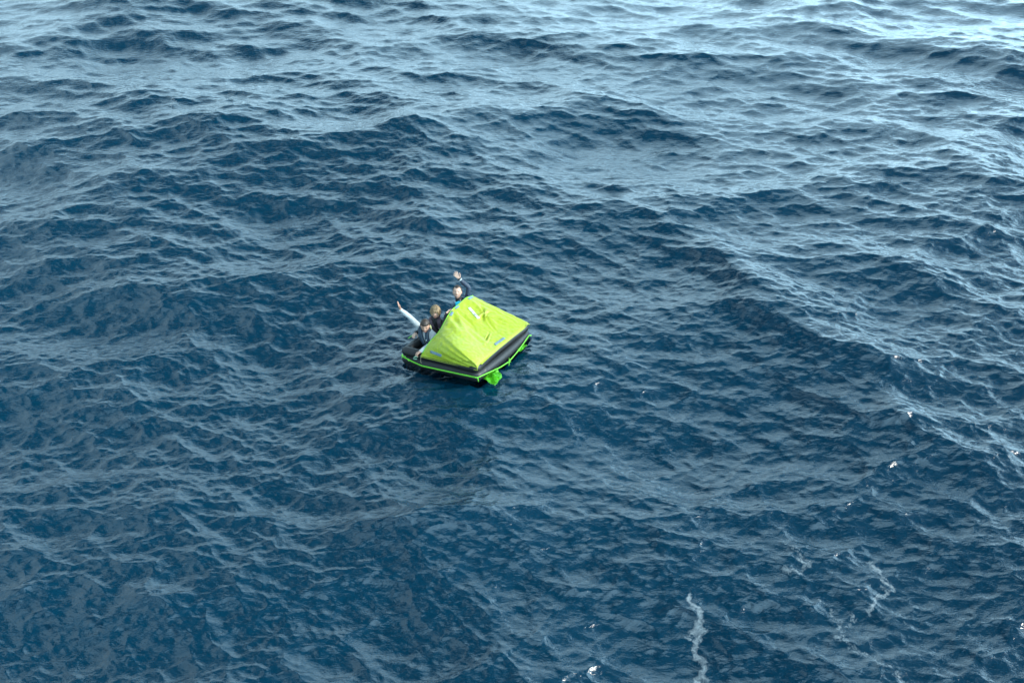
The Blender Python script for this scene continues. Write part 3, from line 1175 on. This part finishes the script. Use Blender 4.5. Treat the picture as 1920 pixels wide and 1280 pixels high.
def vest(root, base, V, sv, m, drop=0.0, sides=(-1, 1), name="life_jacket"):
    up = (V['neck'] - V['waist']).normalized()
    f = sv.cross(up).normalized()
    mid = (V['ls'] + V['rs']) / 2
    bm = bmesh.new()
    for s in sides:
        for o_ in (-.020, .020):
            limb(bm, [V['waist'] + f * (.098) + sv * s * (.070 + o_) - up * drop,
                      V['chest'] + f * .118 + sv * s * (.082 + o_),
                      mid.lerp(V['neck'], .5) + f * .072 + sv * s * (.088 + o_ * .8) + up * .015,
                      V['neck'] + sv * s * (.082 + o_ * .5) - f * .01 + up * .012,
                      V['neck'] - f * .075 + sv * s * .035 + up * .020,
                      V['neck'] - f * .082 - sv * s * .01 + up * .020],
                 [.025, .032, .030, .027, .026, .026], 10, 5)
    o = fused(name, bm, m, root, base, .009, 3, wrinkle=(16, .003))
    # belt and buckle
    bm = bmesh.new()
    c = V['waist'] - up * (drop * .6)
    ring = [c + f * math.cos(t) * .112 + sv * math.sin(t) * .165 for t in [2 * math.pi * k / 28 for k in range(28)]]
    tube(bm, ring, .013, 6, closed=True)
    obj("belt", bm, blackc, o, base)
    bm = bmesh.new()
    box(bm, c + f * .128, .045, .012, .030, rot=Matrix((sv, f, up)).transposed(), bev=.003)
    obj("buckle", bm, piping, o, base)
    return o, f, up


def disc(name, c, n_, r, m, parent, base, t=.004):
    bm = bmesh.new()
    n_ = Vector(n_).normalized()
    q = n_.to_track_quat('Z', 'Y').to_matrix().to_4x4()
    bmesh.ops.create_cone(bm, cap_ends=True, segments=20, radius1=r, radius2=r * .85, depth=t, matrix=Matrix.Translation(Vector(c)) @ q)
    return obj(name, bm, m, parent, base, smooth=False)


# --- bearded man leaning over the near tube
P1 = dict(pelvis=(.44, .52, .185), waist=(.40, .50, .30), chest=(.335, .54, .42), neck=(.30, .54, .585), head=(.352, .445, .695),
          look=(.46, -.84, -.20), rs=(.105, .615, .535), ls=(.450, .560, .475),
          re=(-.075, .560, .735), rw=(-.195, .455, .915), rhand=((-.42, .02, .90), (.80, .55, .25), -1, .12, .25),
          le=(.570, .330, .430), lw=(.500, .040, .380), lhand=((-.62, -.62, -.48), (.35, .55, -.75), -1, .85, .2),
          rk=(.82, .36, .36), lk=(.86, .66, .37), ra=(1.12, .42, .14), la=(1.16, .66, .14), rt=(1.26, .43, .12), lt=(1.30, .68, .12), brow=hair_brown)
r1, base1, V1, M1, sv1 = person("bearded man in light grey top and navy life jacket, leaning on the near black tube", P1, skin_tan, sweater, trousers_m)
v1, f1_, up1 = vest(r1, base1, V1, sv1, navy_vest, drop=.03)
hair_shell(M1, lambda x, y, z: (z - (.36 if y > .25 else (.05 if y > -.1 else -.40))) * 6 if not (abs(x) > .93 and z < .1) else 0, .010, 3, "hair", hair_brown, r1, base1, clump=20)
hair_shell(M1, lambda x, y, z: (-.36 - z + .28 * max(0, abs(x) - .35)) * 8 if (y > .15 and not (abs(x) < .24 and -.56 < z < -.42)) else 0, .0035, 9, "beard", stubble, r1, base1, clump=30)
disc("badge", V1['chest'] + f1_ * .152 + sv1 * .088 + up1 * .01, f1_, .016, piping, v1, base1)
bm = bmesh.new()
tube(bm, [V1['neck'] - f1_ * .05 + sv1 * .09 + up1 * .075, V1['neck'] - f1_ * .03 + sv1 * .105 + up1 * .03], .013, 8)
obj("collar_light", bm, new_mat("pale_yellow_plastic", (.62, .66, .28), .4), v1, base1)

# --- blonde woman in the middle
P2 = dict(pelvis=(.36, 1.10, .185), waist=(.31, 1.06, .31), chest=(.262, 1.00, .43), neck=(.205, .985, .575), head=(.205, 1.010, .700),
          look=(.40, -.90, .02), roll=.10, rs=(.105, .905, .500), ls=(.385, 1.005, .515),
          re=(.02, .70, .40), rw=(.015, .56, .415), rhand=((.25, -.95, -.05), (.1, 0, -1), 1, .35, .3),
          le=(.545, .790, .540), lw=(.560, .865, .815), lhand=((.45, .80, .52), (.80, -.20, -.55), 1, .55, .4),
          rk=(.80, .90, .38), lk=(.84, 1.12, .40), ra=(1.10, .92, .14), la=(1.12, 1.12, .14), rt=(1.24, .93, .12), lt=(1.26, 1.13, .12), brow=hair_blonde)
r2, base2, V2, M2, sv2 = person("blonde short-haired woman in black top and dark life jacket, hand on the canopy edge", P2, skin, blackc, trousers_m, fem=1.0)
v2, f2_, up2 = vest(r2, base2, V2, sv2, plum, drop=.05)


def wmask(x, y, z):
    if y > .30:      # fringe swept to one side
        lim = .30 - .30 * max(0, -x - .05) + .12 * x
        if abs(x) > .62:
            lim = -.25
        return (z - lim) * 6
    if y > -.05:
        return (z + .45) * 5
    return (z + .72) * 5


hair_shell(M2, wmask, .015, 5, "hair", hair_blonde, r2, base2, clump=13, rough=.8, fem=1.0)
bm = bmesh.new()
rng2 = random.Random(4)
for k in range(46):
    t = rng2.uniform(0, 2 * math.pi)
    z0 = rng2.uniform(.35, .95)
    rr = math.sqrt(1 - z0 * z0)
    d0 = (rr * math.cos(t), rr * math.sin(t), z0)
    d1 = Vector((rr * math.cos(t) * 1.2, rr * math.sin(t) * 1.2, z0 - .35)).normalized()
    a_ = M2 @ head_pt(d0, .013)
    b_ = M2 @ head_pt(tuple(d1), .019 + rng2.uniform(-.003, .006))
    limb(bm, [a_, (a_ + b_) / 2 + (M2.to_3x3() @ Vector(d0)) * .006, b_], [.0045, .005, .002], 5, 2)
obj("hair_locks", bm, hair_blonde, r2, base2)
bm = bmesh.new()
tri = V2['chest'] + f2_ * .158 + sv2 * .085 + up2 * .01
for q in (Vector((-.018, 0, -.02)), Vector((.018, 0, -.02)), Vector((0, 0, .024))):
    bm.verts.new(tri + sv2 * q.x + up2 * q.z)
bm.faces.new(bm.verts[:])
bmesh.ops.solidify(bm, geom=bm.faces[:], thickness=.003)
obj("reflective_patch", bm, piping, v2, base2, smooth=False)
for dx_, ln in ((.060, .16), (-.135, .19)):
    bm = bmesh.new()
    c_ = V2['chest'] + f2_ * (.150 if dx_ > 0 else .115) + sv2 * dx_
    limb(bm, [c_ + up2 * .04, c_ - up2 * ln * .35 + f2_ * .004, c_ - up2 * ln * .75 - f2_ * .01], [.0045, .0045, .0045], 6, 4)
    obj("reflective_piping", bm, piping, v2, base2)

# --- man at the back waving
P3 = dict(pelvis=(.40, 1.66, .190), waist=(.40, 1.69, .35), chest=(.365, 1.71, .50), neck=(.305, 1.695, .695), head=(.277, 1.690, .865),
          look=(.42, -.80, .26), smile=.006, rs=(.290, 1.640, .620), ls=(.425, 1.800, .665),
          re=(.12, 1.50, .38), rw=(.32, 1.38, .36), rhand=((.9, -.3, -.1), (0, 0, -1), 1, .5, .3),
          le=(.445, 1.850, .930), lw=(.300, 1.765, 1.120), lhand=((-.55, -.15, .80), (.45, -.74, .35), 1, .10, 1.3),
          rk=(.80, 1.50, .40), lk=(.84, 1.72, .42), ra=(1.10, 1.48, .14), la=(1.12, 1.68, .14), rt=(1.24, 1.48, .12), lt=(1.26, 1.69, .12), brow=hair_brown)
r3, base3, V3, M3, sv3 = person("smiling man in navy and cyan jacket at the back, waving with one raised arm", P3, skin, navy, trousers_m)
hair_shell(M3, lambda x, y, z: (z - ((.60 + .25 * abs(x)) if y > .2 else (.15 if y > -.1 else -.38))) * 6, .009, 8, "hair", hair_brown, r3, base3, clump=20)
v3, f3_, up3 = vest(r3, base3, V3, sv3, navy_vest, sides=(1,))
bm = bmesh.new()
for s_, o_ in ((-.120, 0), (-.085, .0), (-.045, .0)):
    limb(bm, [V3['neck'] + f3_ * .095 + sv3 * (s_ * .75 + .0) - up3 * .012, V3['chest'] + f3_ * .125 + sv3 * (s_ - .005) + up3 * .02, V3['waist'] + f3_ * .112 + sv3 * (s_ - .02)],
         [.026, .034, .034], 10, 5)
fused("chest_panel", bm, cyan, r3, base3, .008, 3)
for s_ in (-.150, -.005):
    bm = bmesh.new()
    limb(bm, [V3['neck'] + f3_ * .075 + sv3 * (s_ * .75 + .01) + up3 * .02, V3['chest'] + f3_ * .158 + sv3 * s_ + up3 * .02, V3['waist'] + f3_ * .145 + sv3 * (s_ - .02)], [.005, .005, .005], 6, 5)
    obj("white_piping", bm, piping, r3, base3)
disc("badge", V3['chest'] + f3_ * .155 + sv3 * .088 + up3 * .085, f3_ + up3 * .3, .020, white_badge, v3, base3)
# watch strap on the raised wrist
bm = bmesh.new()
wd = (V3['lw'] - V3['le']).normalized()
tube(bm, [V3['lw'] - wd * .032, V3['lw'] - wd * .006], [.037, .037], 14)
ws = obj("wristband", bm, blackc, r3, base3)
bm = bmesh.new()
tube(bm, [V3['lw'] - wd * .024, V3['lw'] - wd * .018], [.0388, .0388], 14)
obj("pale_stripe", bm, piping, ws, base3)
# dark stand-up collars
for rr_, bb_, VV_, MM_ in ((r2, base2, V2, M2), (r3, base3, V3, M3)):
    bm = bmesh.new()
    limb(bm, [VV_['neck'] - (VV_['head'] - VV_['neck']) * .15, VV_['neck'].lerp(MM_ @ Vector((0, -.015, -.05)), .45)], [.078, .066], 16, 4)
    obj("collar", bm, blackc, rr_, bb_)

# empties keep their parts; meshes of people were laid out relative to each base
bpy.context.view_layer.update()
